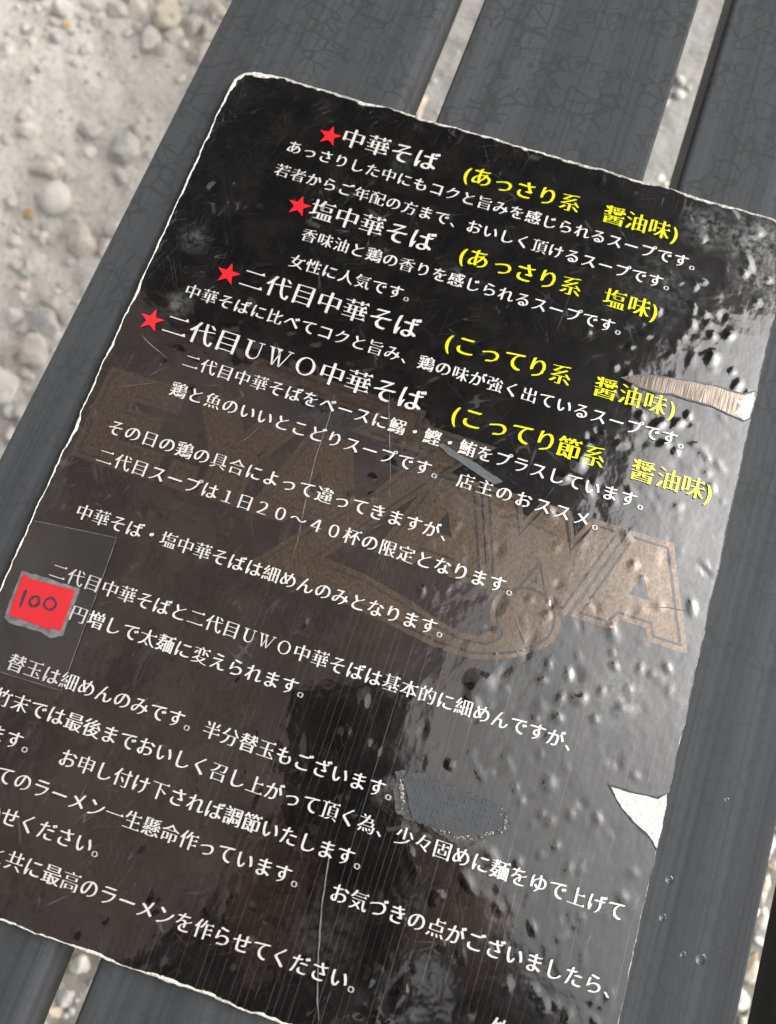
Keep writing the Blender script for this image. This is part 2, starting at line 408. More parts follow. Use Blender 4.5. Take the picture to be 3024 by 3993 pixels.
# ------------------------------------------------------------------ slatted bench
sm, g, p, out = material('dark grey weathered composite slat')
ps = g.n('ShaderNodeNewGeometry').outputs['Position']
pr = g.vmap(ps, rot=.022)
st1 = g.noise(g.vmap(pr, scale=(620, 4, 60)), 1.0, 3, .6).outputs['Fac']
st2 = g.noise(g.vmap(pr, scale=(90, 1.2, 20)), 1.0, 2, .5).outputs['Fac']
base = g.mix(g.mapr(st1, .3, .7), (.038, .0415, .044, 1), (.055, .0595, .0625, 1))
base = g.mix(g.mapr(st2, .45, .75, 0, .45), base, (.088, .092, .097, 1))
# dried-water crackle and rings
wv = g.noise(ps, 120, 2)
wr = g.n('ShaderNodeVectorMath', operation='MULTIPLY_ADD'); g.l(wv.outputs['Color'], wr.inputs[0]); wr.inputs[1].default_value = (.0035, .0035, 0); g.l(ps, wr.inputs[2])
fl = g.n('ShaderNodeVectorMath', operation='MULTIPLY'); g.l(wr.outputs[0], fl.inputs[0]); fl.inputs[1].default_value = (1, 1, 0)
def crack(scale, wd, gate, off):
    vo = g.n('ShaderNodeTexVoronoi', feature='DISTANCE_TO_EDGE'); g.l(fl.outputs[0], vo.inputs['Vector']); vo.inputs['Scale'].default_value = scale
    wn = g.math('MULTIPLY', g.noise(g.vmap(ps, loc=(off, 0, 0)), 160, 3, .7).outputs['Fac'], wd * 2)
    ln = g.mapr(g.math('SUBTRACT', vo.outputs['Distance'], wn), -wd * .3, wd * .25, 1, 0)
    gt = g.mapr(g.noise(g.vmap(ps, loc=(off, 2, 0)), 55, 2).outputs['Fac'], gate, gate + .06)
    return g.math('MULTIPLY', ln, gt)
def ring(scale, r0, wd, gate, off):
    vo = g.n('ShaderNodeTexVoronoi', feature='F1'); g.l(g.vmap(fl.outputs[0], loc=(off, off, 0)), vo.inputs['Vector']); vo.inputs['Scale'].default_value = scale
    sc = g.n('ShaderNodeSeparateColor'); g.l(vo.outputs['Color'], sc.inputs[0])
    rr = g.math('MULTIPLY_ADD', sc.outputs[0], r0 * .7, r0 * .5)
    ln = g.mapr(g.math('ABSOLUTE', g.math('SUBTRACT', vo.outputs['Distance'], rr)), wd * .3, wd, 1, 0)
    return g.math('MULTIPLY', ln, g.math('GREATER_THAN', sc.outputs[1], gate))
stain = g.math('MULTIPLY', crack(62, .022, .52, 0), .7)
stain = g.math('MAXIMUM', stain, crack(135, .06, .47, 9))
stain = g.math('MAXIMUM', stain, ring(115, .36, .04, .3, 0))
stain = g.math('MAXIMUM', stain, g.math('MULTIPLY', ring(48, .33, .017, .45, 4.3), .8))
sy = g.n('ShaderNodeSeparateXYZ'); g.l(ps, sy.inputs[0])
fade = g.mapr(sy.outputs[0], .062, .10, 1, .75)
fade2 = g.mapr(sy.outputs[1], -.03, .1, .45, 1)
stain = g.math('MULTIPLY', g.math('MULTIPLY', stain, fade), fade2)
base = g.mix(g.math('MULTIPLY', stain, .43), base, (.028, .026, .024, 1))
spk = g.n('ShaderNodeTexVoronoi', feature='F1'); g.l(ps, spk.inputs['Vector']); spk.inputs['Scale'].default_value = 120
sg = g.n('ShaderNodeSeparateColor'); g.l(spk.outputs['Color'], sg.inputs[0])
spm = g.math('MULTIPLY', g.math('LESS_THAN', spk.outputs['Distance'], .032), g.math('GREATER_THAN', sg.outputs[0], .88))
base = g.mix(g.math('MULTIPLY', spm, .6), base, (.6, .6, .58, 1))
g.l(base, p.inputs['Base Color'])
g.l(g.math('ADD', g.math('MULTIPLY', stain, .10), .46), p.inputs['Roughness'])
p.inputs['Specular IOR Level'].default_value = .06
p.inputs['Sheen Weight'].default_value = .13
p.inputs['Sheen Roughness'].default_value = .35
bp = g.n('ShaderNodeBump'); bp.inputs['Strength'].default_value = 1; bp.inputs['Distance'].default_value = 1
g.l(g.math('ADD', g.math('MULTIPLY', st1, .00012), g.math('MULTIPLY', g.noise(ps, 420, 2).outputs['Fac'], .00008)), bp.inputs['Height'])
g.l(bp.outputs[0], p.inputs['Normal'])
M['slat'] = sm
M['bframe'] = simple('dark bench frame paint', (.03, .03, .032), .5, .2, 60)
M['chip'] = simple('bare cream chip', (.72, .69, .60), .8, .12, 900)
M['hole'] = simple('dark screw', (.015, .015, .015), .5, .3, 900)

TOP = -.0027
bench = thing('slatted_bench', 'dark grey bench of wide weathered slats with dried water stains, lying under the menu', 'bench', (0, 0, GZ))
SLN, TH = 1.5, .021
def slat(x0, x1, rl, rr):
    prof = []
    def arc(cx, cz, rad, a0, a1, n=5):
        for i in range(n + 1):
            a = math.radians(a0 + (a1 - a0) * i / n); prof.append((cx + rad * math.cos(a), cz + rad * math.sin(a)))
    arc(x0 + rl, TOP - rl, rl, 180, 90); arc(x1 - rr, TOP - rr, rr, 90, 0)
    arc(x1 - .0015, TOP - TH + .0015, .0015, 0, -90, 2); arc(x0 + .0015, TOP - TH + .0015, .0015, -90, -180, 2)
    n = len(prof); v, f = [], []
    ysl = [-1.05, 1.05]
    for yy in ysl: v += [(a, yy, c) for a, c in prof]
    f += [(i, (i + 1) % n, n + (i + 1) % n, n + i) for i in range(n)]
    f += [tuple(range(n - 1, -1, -1)), tuple(range(n, 2 * n))]
    rot = Matrix.Rotation(-.022, 4, 'Z')
    v = [rot @ Vector((a, yy, c)) for a, yy, c in v]
    o = obj('slat', v, [tuple(reversed(q)) for q in f], M['slat'], bench)
    return o
XS = [(-.1262, -.0460, .0016, .0045), (-.0336, .0462, .0014, .0016), (.0588, .1397, .0022, .0012), (.1528, .2328, .002, .002)]
SL = [slat(*a) for a in XS]
mb = MB()
for yy in (-.92, .92):
    mb = MB(); mb.box((-.12, yy - .02, TOP - TH - .042), (.225, yy + .02, TOP - TH - .002)); mb.obj('crossbar', M['bframe'], bench)
for sx in (-.10, .205):
    for yy in (-.92, .92):
        q = MB(); q.box((sx - .018, yy - .018, GZ), (sx + .018, yy + .018, TOP - TH - .044)); q.obj('leg', M['bframe'], bench)
rs = random.Random(11)
def blob(cx, cy, rx, ry, z, mat, name, parent, n=11, jit=.35, h=.0001, rot=0.):
    v = [(cx, cy, z + h)]
    for i in range(n):
        a = 6.2832 * i / n; k = 1 + rs.uniform(-jit, jit)
        dx, dy = rx * k * math.cos(a), ry * k * math.sin(a)
        v.append((cx + dx * math.cos(rot) - dy * math.sin(rot), cy + dx * math.sin(rot) + dy * math.cos(rot), z + h * .4))
    m = len(v); v += [(a, c, z - .0002) for a, c, _ in v[1:]]
    f = [(0, 1 + i, 1 + (i + 1) % n) for i in range(n)]
    f += [(1 + i, m + i, m + (i + 1) % n, 1 + (i + 1) % n) for i in range(n)]
    return obj(name, v, f, mat, parent)
def worn(x, z, y0, y1, parent, w0, tilt):  # pale ribbon that paints the sky highlight along an arris
    v, n = [], 160
    for i in range(n + 1):
        y = y0 + (y1 - y0) * i / n
        wd = w0 * max(.12, .6 + .8 * noise.noise((y * 60, x, 3)) + .5 * noise.noise((y * 300, x, 5)))
        xx = x + y * .022 + .0003 * noise.noise((y * 40, 1, x))
        v += [(xx - wd, y, z + .00008 + wd * tilt), (xx + wd, y, z + .00008 - wd * tilt)]
    obj('edge_highlight', v, [(2 * i, 2 * i + 1, 2 * i + 3, 2 * i + 2) for i in range(n)], M['worn'], parent)
M['worn'] = simple('painted arris highlight', (.17, .185, .195), .5, .4, 700)  # flat colour of the painted highlight ribbons
worn(-.0498, TOP - .00012, .14, .30, SL[0], .0004, .35)
worn(.0457, TOP - .0003, .13, .34, SL[1], .00055, .5)
for (x, y, a, c) in ((.1325, -.0445, .0009, .0019), (.1322, -.0516, .0012, .0022), (.1342, -.0749, .0009, .0015), (.1264, -.0913, .0007, .0008), (.1314, -.0988, .0009, .0009), (.1314, -.1019, .0009, .0014),
                     (.1315, -.1036, .0007, .0008), (.1333, -.0406, .0006, .0006), (.1252, -.0848, .0004, .0006), (.1135, -.0982, .0022, .0004), (.1121, -.1002, .0012, .0004), (.1228, -.0964, .0006, .0013), (.1206, -.097, .0005, .001), (.1086, -.0999, .0004, .0006), (.1279, -.0031, .0022, .0030)):
    blob(x, y, a, c, TOP, M['chip'], 'paint_chip', SL[2])
for (x, y, a, c) in ((-.1234, .077, .0008, .0010), (-.1230, .0894, .0009, .0007), (-.1242, .0455, .0005, .0007), (-.1198, .0213, .0006, .0006), (-.1248, .0286, .0004, .0006), (-.1252, .0229, .0005, .0020), (-.1253, .0151, .0005, .0016),
                     (-.1254, .0037, .0005, .0011), (-.1255, -.0004, .0005, .0010), (-.114, .0041, .0002, .0018), (-.1192, .1247, .0004, .0006), (-.1111, .0932, .0003, .0005), (-.1194, .051, .0003, .0004), (-.1163, .1539, .0004, .0005), (-.1186, .1416, .0003, .0004)):
    blob(x, y, a * 1.45, c * 1.35, TOP, M['chip'], 'paint_chip', SL[0])
for yy in (.225, .218, .209, .204, .199, .19, .176, .168):
    blob(-.0322 + yy * .022 + .0004, yy, .0005, rs.uniform(.001, .0035), TOP, M['chip'], 'paint_chip', SL[1])
blob(-.0233, -.1579, .0017, .0017, TOP, M['hole'], 'screw', SL[2], 16, .08, .0004)

dm, g, p, out = material('clear water')
p.inputs['Base Color'].default_value = (.9, .95, 1, 1); p.inputs['Roughness'].default_value = .12; p.inputs['IOR'].default_value = 1.33
p.inputs['Transmission Weight'].default_value = 1
def drop(x, y, rad, lab):
    v, f = [], []
    n, m = 20, 6
    for j in range(m):
        a = math.pi / 2 * j / m; rr = rad * math.cos(a) ** .6; z = TOP + .00005 + rad * .16 * math.sin(a)
        v += [(rr * math.cos(6.2832 * i / n), rr * 1.05 * math.sin(6.2832 * i / n), z) for i in range(n)]
    v.append((0, 0, TOP + .00005 + rad * .16)); v.append((0, 0, TOP + .00005))
    for j in range(m - 1): f += [(j * n + i, j * n + (i + 1) % n, (j + 1) * n + (i + 1) % n, (j + 1) * n + i) for i in range(n)]
    f += [((m - 1) * n + i, (m - 1) * n + (i + 1) % n, m * n) for i in range(n)] + [((i + 1) % n, i, m * n + 1) for i in range(n)]
    o = obj('water_drop', v, f, dm, smooth=True, loc=(x, y, 0))
    tag(o, lab, 'water drop', 'water drops on the right slat')
drop(.1226, -.0511, .0007, 'smallest clear water drop near the torn white corner on the right slat')
drop(.1112, -.0778, .0012, 'clear water drop beside the menu edge, uppermost of the larger drops')
drop(.1116, -.0882, .0011, 'clear water drop beside the menu edge, just below a similar drop')
drop(.1244, -.0953, .0016, 'largest clear water drop, on the row of pale scratches on the right slat')
drop(.1192, -.0958, .0009, 'small clear water drop left of the largest drop on the pale scratches')

# ------------------------------------------------------------------ the menu board
menu = thing('menu_board', 'worn black laminated ramen menu with white and yellow Japanese lettering and frayed white edges', 'menu', (0, 0, TOP))
BL = []
def add_bl(x, y, rx, ry, h, rot=0.): BL.append((x * P, -y * P, rx, ry, h, rot))
for (x, y) in ((12.69, -15.22), (9.93, -13.68), (14.33, -15.77), (14.56, -14.7), (12.77, -18.59), (15.93, -13.96), (7.43, -13.83), (10.9, -10.21), (11.55, -9.7), (14.0, -10.52), (10.71, -7.71), (15.63, -8.5), (16.23, -6.89), (15.29, -20.41), (14.62, 3.72), (15.38, 3.84), (16.09, 3.24), (12.29, 6.05), (13.1, 6.86), (13.1, 5.43), (11.19, 5.09), (10.33, 7.76), (10.99, 9.29), (11.17, 6.42), (13.35, 4.01), (14.41, 4.88), (2.85, 3.34), (4.23, 2.89), (10.21, 11.2), (12.85, 13.17), (12.13, 12.2), (13.01, 11.58), (14.34, 11.31), (12.73, 16.93), (14.81, 15.84), (6.82, 16.31), (8.78, 18.92), (16.84, 18.56), (12.14, 19.66), (13.55, 19.51), (14.1, 19.93), (16.19, 19.06), (-10.26, 22.77), (-9.4, 22.59), (-9.7, 23.21), (-6.54, 22.71), (-5.09, 21.15), (-7.52, 23.65), (-3.02, 23.67), (-4.5, 23.69), (-1.42, 20.13), (-2.2, 20.8), (-1.41, 20.75), (-0.04, 20.1)):
    add_bl(x + rs.uniform(-.1, .1), y, rs.uniform(.0009, .0016), rs.uniform(.0013, .0030), rs.uniform(.22, .40) * .001, rs.uniform(-.3, .7))
add_bl(7.2, 6.9, .0062, .0046, .0005, .2); add_bl(8.92, -6.1, .0036, .0046, .0005, .1); add_bl(8.4, -4.9, .003, .0024, .00045, .4); add_bl(12.7, -9.6, .002, .004, .0003, -.7); add_bl(13.6, -9.9, .002, .0034, .00026, -.6)
add_bl(14.9, -9.0, .004, .002, .0002, 0); add_bl(13.2, -8.5, .003, .0017, .0003, .3); add_bl(16.3, -13.2, .002, .004, .0003, -.3); add_bl(13.6, -17.0, .0024, .0014, .0003, -.2)
for _ in range(1000):
    x, y = rs.uniform(-17, 17), rs.uniform(-24, 24)
    dn = .40 + (.55 if x > 8 - .12 * y else 0) + (.3 if (y > 3) else 0) + (.2 if x < -6 and y < -4 else 0) + .75 * noise.noise((x * .22, y * .22, 2))
    if x < -12.5 and y > 6 and y < 14: continue
    if rs.random() > dn: continue
    sgn = 1 if rs.random() < .7 else -.8
    add_bl(x, y, rs.choice((.0009, .0013, .0018, .0026)) * rs.uniform(.8, 1.2), rs.choice((.0013, .002, .003, .0042)) * rs.uniform(.8, 1.2), sgn * rs.choice((.07, .12, .18, .32)) * (1.0 if x > 6 else .8) * .001, rs.uniform(-.5, .9))
CELL = .008
BK = {}
for q in BL:
    R = max(q[2], q[3])
    for i in range(int((q[0] - R) // CELL), int((q[0] + R) // CELL) + 1):
        for j in range(int((q[1] - R) // CELL), int((q[1] + R) // CELL) + 1): BK.setdefault((i, j), []).append(q)
def hgt(x, y):
    h = .00011 * noise.noise((x * 55, y * 45, 1.7)) + .00002 * noise.noise((x * 190, y * 110, 9.2))
    for (cx, cy, rx, ry, a, rot) in BK.get((int(x // CELL), int(y // CELL)), ()):
        dx, dy = x - cx, y - cy
        c, s = math.cos(rot), math.sin(rot)
        t = ((dx * c + dy * s) / rx) ** 2 + ((dy * c - dx * s) / ry) ** 2
        if t < 1: h += a * (1 - t) ** 2
    return h

def resample(pts, st):
    o = []
    for i in range(len(pts)):
        a, c = pts[i], pts[(i + 1) % len(pts)]
        n = max(1, int(math.hypot(c[0] - a[0], c[1] - a[1]) / st))
        o += [(a[0] + (c[0] - a[0]) * k / n, a[1] + (c[1] - a[1]) * k / n) for k in range(n)]
    return o
def fill(outer, step, zoff, holes=(), follow=True):
    """triangulated sheet inside an outline (metres), following the bubbled laminate"""
    loops = [resample(outer, step)] + [resample(h, step) for h in holes]
    pts, edges = [], []
    for lp in loops:
        n = len(pts); pts += lp
        edges += [(n + i, n + (i + 1) % len(lp)) for i in range(len(lp))]
    x0 = min(q[0] for q in outer); x1 = max(q[0] for q in outer); y0 = min(q[1] for q in outer); y1 = max(q[1] for q in outer)
    j = 0; y = y0 + step * .5
    while y < y1:
        x = x0 + step * (.5 if j % 2 else .9)
        while x < x1:
            pts.append((x + .03 * step, y)); x += step
        y += step * .9; j += 1
    V, E, F, ov, oe, of = delaunay_2d_cdt([Vector(q) for q in pts], edges, [], 0, 1e-7)
    tri = []
    def inside(x, y):
        r = False
        for lp in raw:
            for i in range(len(lp)):
                (ax, ay), (bx, by) = lp[i], lp[i - 1]
                if (ay > y) != (by > y) and x < (bx - ax) * (y - ay) / (by - ay) + ax: r = not r
        return r
    raw = [outer] + list(holes)
    rows = {}
    for f in F:
        cx = sum(V[i].x for i in f) / 3; cy = sum(V[i].y for i in f) / 3
        if inside(cx, cy):
            a, c, d = (V[i] for i in f)
            if (c - a).cross(d - a) < 0: f = list(reversed(f))
            tri.append(tuple(f))
    return [(q.x, q.y, (hgt(q.x, q.y) if follow else 0) + zoff) for q in V], tri

# outline of the board in metres
def rrect(x0, x1, y0, y1, rad, n=10):
    o = []
    for cx, cy, a0 in ((x1 - rad, y1 - rad, 0), (x0 + rad, y1 - rad, 90), (x0 + rad, y0 + rad, 180), (x1 - rad, y0 + rad, 270)):
        o += [(cx + rad * math.cos(math.radians(a0 + 90 * i / n)), cy + rad * math.sin(math.radians(a0 + 90 * i / n))) for i in range(n + 1)]
    return o
OUT = resample(rrect(-17.78 * P, 17.45 * P, -24.28 * P, 24.53 * P, 1.5 * P), .0008)
NO = len(OUT)
def inward(i):
    a, c = OUT[i - 1], OUT[(i + 1) % NO]
    dx, dy = c[0] - a[0], c[1] - a[1]; l = math.hypot(dx, dy)
    return (-dy / l, dx / l)
def fr(i, f, sd, k=1.0):
    q = OUT[i]; return noise.noise((q[0] * f, q[1] * f, sd)) * k
rim = []
for i, q in enumerate(OUT):
    nx_, ny_ = inward(i)
    top = max(0, (q[1] - 22.0 * P) / (2.5 * P)); left = q[0] < -17.2 * P; right = q[0] > 16.9 * P; bot = q[1] < -23.8 * P
    wd = .00035 + .00065 * min(1, top) + (.00022 if left else 0) + (-.00012 if right else 0) + (.00035 if bot else 0)
    if q[0] < -14.5 * P and q[1] > 22.5 * P: wd += .0011
    wd *= max(.22, .85 + 1.1 * fr(i, 95, 3) + .7 * fr(i, 320, 5) + .25 * fr(i, 900, 6))
    jit = .00055 * fr(i, 75, 8) + .00028 * fr(i, 330, 14) + .00013 * fr(i, 1100, 11)
    rim.append((nx_, ny_, max(.00012, wd), jit))
inner = [(OUT[i][0] + rim[i][0] * (rim[i][2] + rim[i][3]), OUT[i][1] + rim[i][1] * (rim[i][2] + rim[i][3])) for i in range(NO)]
# board body with a frayed top rim
v, f = [], []
lev = []
for i in range(NO):
    q, (nx_, ny_, wd, jit) = OUT[i], rim[i]
    ring_ = [(1.15, 0.00001 - .00012), (.85, .00012 + .00035 * abs(fr(i, 700, 21)) * (1 if wd > .0008 else .5)), (.45, .00016 + .0006 * abs(fr(i, 520, 31)) * min(1.3, wd / .001)), (.05, -.0001 + .0004 * fr(i, 800, 41)), (-.12, -.0011), (.02, -.00265)]
    for k, z in ring_:
        d = jit + wd * k if k > 0 else jit + k * .001
        v.append((q[0] + nx_ * d, q[1] + ny_ * d, z))
L_ = 6
for i in range(NO):
    j = (i + 1) % NO
    for k in range(L_ - 1): f.append((i * L_ + k, j * L_ + k, j * L_ + k + 1, i * L_ + k + 1))
f = [tuple(reversed(q)) for q in f]
f.append(tuple(i * L_ + L_ - 1 for i in range(NO - 1, -1, -1)))
obj('frayed_card', v, f, M['fibre'], menu)
v, f = fill(inner, .0011, 0.0)
obj('printed_face', v, f, M['film'], menu, smooth=True)

# --- emblem: slab letters, each with a dark inset line
def inset(poly, d):
    n = len(poly); o = []
    ar = sum(poly[i][0] * poly[(i + 1) % n][1] - poly[(i + 1) % n][0] * poly[i][1] for i in range(n))
    s = 1 if ar > 0 else -1
    for i in range(n):
        a, q, c = Vector(poly[i - 1]), Vector(poly[i]), Vector(poly[(i + 1) % n])
        e1 = (q - a).normalized(); e2 = (c - q).normalized()
        n1 = Vector((-e1.y, e1.x)) * s; n2 = Vector((-e2.y, e2.x)) * s
        mt = (n1 + n2); k = mt.dot(n1)
        o.append(tuple(q + mt * (d / max(.35, k))))
    return o
def ringmesh(poly, d0, d1, z, close=True):
    a, c = inset(poly, d0), inset(poly, d1)
    n = len(a)
    v = [uv(*q, z) for q in a] + [uv(*q, z) for q in c]
    return v, [(i, (i + 1) % n, n + (i + 1) % n, n + i) for i in range(n if close else n - 1)]
def Aletter(c): return [(c - 1.2, -3.2), (c + 1.15, -3.2), (c + 3.15, 2.25), (c + 1.0, 2.25), (c + .75, 1.62), (c - .6, 1.62), (c - .95, 2.25), (c - 3.1, 2.25)], [[(c, -1.1), (c + .6, .17), (c - .5, .17)]]
E_ = [(-17.3, -3.2), (-12.65, -3.2), (-12.65, -1.65), (-15.2, -1.65), (-15.2, -1.25), (-13.3, -1.25), (-13.3, .2), (-15.2, .2), (-15.2, .65), (-12.5, .65), (-12.5, 2.3), (-17.3, 2.3)]
DOT = [(-12.0, .75), (-10.4, .75), (-10.4, 2.3), (-12.0, 2.3)]
Y_ = [(-12.0, -3.2), (-9.75, -3.2), (-8.9, -1.9), (-8.05, -3.2), (-5.8, -3.2), (-7.7, -.2), (-7.7, 2.25), (-10.0, 2.25), (-10.0, .3)]
W_ = [(4.3, -3.2), (6.5, -3.2), (7.0, -1.85), (7.6, -3.2), (9.3, -3.2), (9.8, -1.85), (10.4, -3.2), (12.4, -3.2), (10.4, 2.3), (9.05, 2.3), (8.42, .75), (7.8, 2.3), (6.2, 2.3)]
arc_ = [(8.45 + 1.85 * math.cos(math.radians(a)), 3.0 + 1.85 * math.sin(math.radians(a))) for a in range(142, 412, 15)]
Z_ = ([(-9.7, -6.3), (.2, -6.2), (.15, -5.45), (4.5, -5.4), (2.8, -3.6), (-2.4, 3.3), (0, 3.5), (2.5, 4.05), (4.1, 4.55), (5.5, 4.82), (6.45, 4.7)] + arc_ +
      [(8.7, 5.05), (7.6, 5.6), (6.3, 5.95), (4.5, 5.98), (2.0, 5.6), (-.6, 5.28), (-3.4, 5.1), (-6.1, 4.78), (-3.8, 2.0), (-1.1, -.9), (.6, -3.75), (-3.5, -3.75), (-2.2, -5.0), (-7.5, -5.12), (-10.3, -5.05)])
ZI = [(-9.4, -6.0), (-.1, -5.9), (-.1, -5.15), (3.9, -5.1), (2.5, -3.7), (-3.1, 3.65), (0, 3.85), (2.4, 4.38), (4.0, 4.87), (5.5, 5.14), (6.9, 5.0), (7.45, 4.5)]
ZI += [(8.45 + 1.5 * math.cos(math.radians(a)), 3.0 + 1.5 * math.sin(math.radians(a))) for a in range(128, 420, 12)]
ZI += [(8.5, 4.85), (7.5, 5.3), (6.3, 5.63), (4.5, 5.66), (2.0, 5.28), (-.6, 4.96), (-3.4, 4.78), (-5.5, 4.55), (-3.5, 2.1), (-.8, -.8), (1.2, -4.1), (-2.85, -4.1), (-1.7, -5.25), (-7.5, -5.4), (-9.9, -5.35)]
def mlist(q): return [(a * P, -c * P) for a, c in q]
LET = [(E_, [], 'E'), (DOT, [], '.'), (Y_, [], 'Y'), (*Aletter(-4.2), 'A'), (*Aletter(3.0), 'A'), (W_, [], 'W'), (*Aletter(13.75), 'A'), (Z_, [], 'Z')]
for k, (pl, holes, ch) in enumerate(LET):
    z0 = .00002 + k * .000008
    v, f = fill(mlist(pl), .0012, z0, [mlist(h) for h in holes])
    L = obj('emblem_letter', v, f, M['gold'], menu, smooth=True)
    if ch == 'Z':
        src = ZI; ol = [(a, c) for a, c in inset(ZI, .07)]; o2 = inset(ZI, -.07)
    else:
        ol = inset(pl, .41); o2 = inset(pl, .27)
    n = len(ol)
    A_, B_ = [], []
    for i in range(n):                       # dense strip so that it follows the bubbles
        a, c, a2, c2 = o2[i], o2[(i + 1) % n], ol[i], ol[(i + 1) % n]
        m = max(1, int(math.hypot(c[0] - a[0], c[1] - a[1]) / .15))
        for q in range(m):
            t = q / m
            A_.append((a[0] + (c[0] - a[0]) * t, a[1] + (c[1] - a[1]) * t)); B_.append((a2[0] + (c2[0] - a2[0]) * t, a2[1] + (c2[1] - a2[1]) * t))
    n = len(A_)
    v = [(x * P, -y * P, hgt(x * P, -y * P) + z0 + .00003) for x, y in A_ + B_]
    fc = [(i, n + i, n + (i + 1) % n, (i + 1) % n) for i in range(n)]
    if (Vector(v[fc[0][1]]) - Vector(v[fc[0][0]])).cross(Vector(v[fc[0][2]]) - Vector(v[fc[0][0]])).z < 0: fc = [tuple(reversed(q)) for q in fc]
    io = obj('inline', v, fc, M['inline'], L, loc=(0, 0, 0))

# --- lettering
CACHE = {}
def glyph(ch):
    """flat glyph with thinned horizontals, drawn as a mincho-like letter: list of (x, y) and faces, cell centred on 0,0"""
    if ch in CACHE: return CACHE[ch]
    if ch in 'ＵＷＯ':
        r_ = serif(ch); CACHE[ch] = r_; return r_
    cu = bpy.data.curves.new('t', 'FONT'); cu.body = ch; cu.size = 1; cu.fill_mode = 'FRONT'; cu.resolution_u = 3
    kana = '\u3040' <= ch <= '\u30ff'
    o = bpy.data.objects.new('t', cu); C.objects.link(o)
    dense = ch in '醤鶏鰯鰹鮪麺懸増調替節違慎最後感'
    cu.offset = -.010 if dense else (-.020 if not kana else -.016)
    dg = bpy.context.evaluated_depsgraph_get()
    me = bpy.data.meshes.new_from_object(o.evaluated_get(dg))
    xoff = .18 if ch in '()' else .5
    vs = [(q.co.x - xoff, q.co.y - .36) for q in me.vertices]
    fs = [tuple(p.vertices) for p in me.polygons]
    # small triangular serifs on the free right ends of horizontals (kanji only)
    tri = []
    if not kana and ch not in '()、。・～１２４０':
        cnt = {}
        for p in me.polygons:
            for a, c in p.edge_keys: cnt[(a, c)] = cnt.get((a, c), 0) + 1
        bd = {}
        for p in me.polygons:
            n = len(p.vertices)
            for i in range(n):
                a, c = p.vertices[i], p.vertices[(i + 1) % n]
                if cnt[(min(a, c), max(a, c))] == 1: bd[a] = c
        inv = {c: a for a, c in bd.items()}
        for a, c in bd.items():
            (ax, ay), (bx, by) = vs[a], vs[c]
            dy = by - ay
            if .02 < dy < .085 and abs(bx - ax) < .015 and c in bd and a in inv:
                pv, nx2 = vs[inv[a]], vs[bd[c]]
                if pv[0] < ax - .07 and abs(pv[1] - ay) < .02 and nx2[0] < bx - .07 and abs(nx2[1] - by) < .02:
                    tri.append([(bx - .13, by - .008), (bx + .045, by - .035), (bx - .02, by + .085)])
    bpy.data.objects.remove(o); bpy.data.curves.remove(cu); bpy.data.meshes.remove(me)
    CACHE[ch] = (vs, fs, tri); return CACHE[ch]
def serif(ch):
    q, f = [], []
    def quad(*p):
        n = len(q); q.extend(p); f.append(tuple(range(n, n + len(p))))
    if ch == 'Ｕ':
        quad((-.27, -.1), (-.15, -.1), (-.15, .34), (-.27, .34)); quad((.21, -.1), (.25, -.1), (.25, .34), (.21, .34))
        quad((-.36, .33), (-.06, .33), (-.06, .365), (-.36, .365)); quad((.12, .33), (.34, .33), (.34, .365), (.12, .365))
        N = 14
        for i in range(N):
            a0, a1 = math.pi + math.pi * i / N, math.pi + math.pi * (i + 1) / N
            po = lambda a: (-.01 + .26 * math.cos(a), -.1 + .27 * math.sin(a))
            pi_ = lambda a: (.03 + .18 * math.cos(a), -.1 + .215 * math.sin(a))
            quad(pi_(a0), po(a0), po(a1), pi_(a1))
    elif ch == 'Ｏ':
        N = 36
        for i in range(N):
            a0, a1 = 6.28319 * i / N, 6.28319 * (i + 1) / N
            quad((.25 * math.cos(a0), .325 * math.sin(a0)), (.36 * math.cos(a0), .365 * math.sin(a0)), (.36 * math.cos(a1), .365 * math.sin(a1)), (.25 * math.cos(a1), .325 * math.sin(a1)))
    else:
        for x0, x1, t0 in ((-.42, -.20, .11), (-.16, .06, .11)):
            quad((x0, .34), (x1 - .02, -.36), (x1 + .03, -.36), (x0 + t0, .34))
        for x0, x1 in ((-.20, -.04), (.06, .33)):
            quad((x0 - .01, -.36), (x0 + .03, -.36), (x1 + .04, .34), (x1, .34))
        for a, c in ((-.49, -.26), (-.22, .02), (.23, .45)): quad((a, .335), (c, .335), (c, .368), (a, .368))
    return q, f, []
def line(name, text, u0, v0, pitch, size, mat, z, sm=.036, copies=5, us=None, label=None):
    V, F = [], []
    for i, ch in enumerate(text):
        if ch in '　 ': continue
        vs, fs, tri = glyph(ch)
        cu_ = us[i] if us else u0 + i * pitch
        ser = ch in 'ＵＷＯ'
        kana = '\u3040' <= ch <= '\u30ff'
        for k in range(1 if ser else copies):
            d = 0 if ser else sm * (k - (copies - 1) / 2) * 2 / (copies - 1)
            n = len(V); zz = z + k * .000004
            dy = (d * .5 if kana else 0)
            V += [((cu_ + (x + d) * size) * P, (-v0 + (y + dy) * size) * P, zz) for x, y in vs]
            F += [tuple(a + n for a in q) for q in fs]
        for t in tri:
            n = len(V); V += [((cu_ + x * size) * P, (-v0 + y * size) * P, z + .000014) for x, y in t]; F.append((n, n + 1, n + 2))
    o = obj(name, V, F, mat, menu)
    return o
ZT = .00044
W, YL = M['white'], M['yellow']
for t, u0, v0 in (('中華そば', -9.28, -21.64), ('塩中華そば', -9.42, -16.30), ('二代目中華そば', -11.68, -10.72), ('二代目ＵＷＯ中華そば', -14.74, -6.60)):
    line('dish_name', t, u0, v0, 1.547, 1.52, W, ZT)
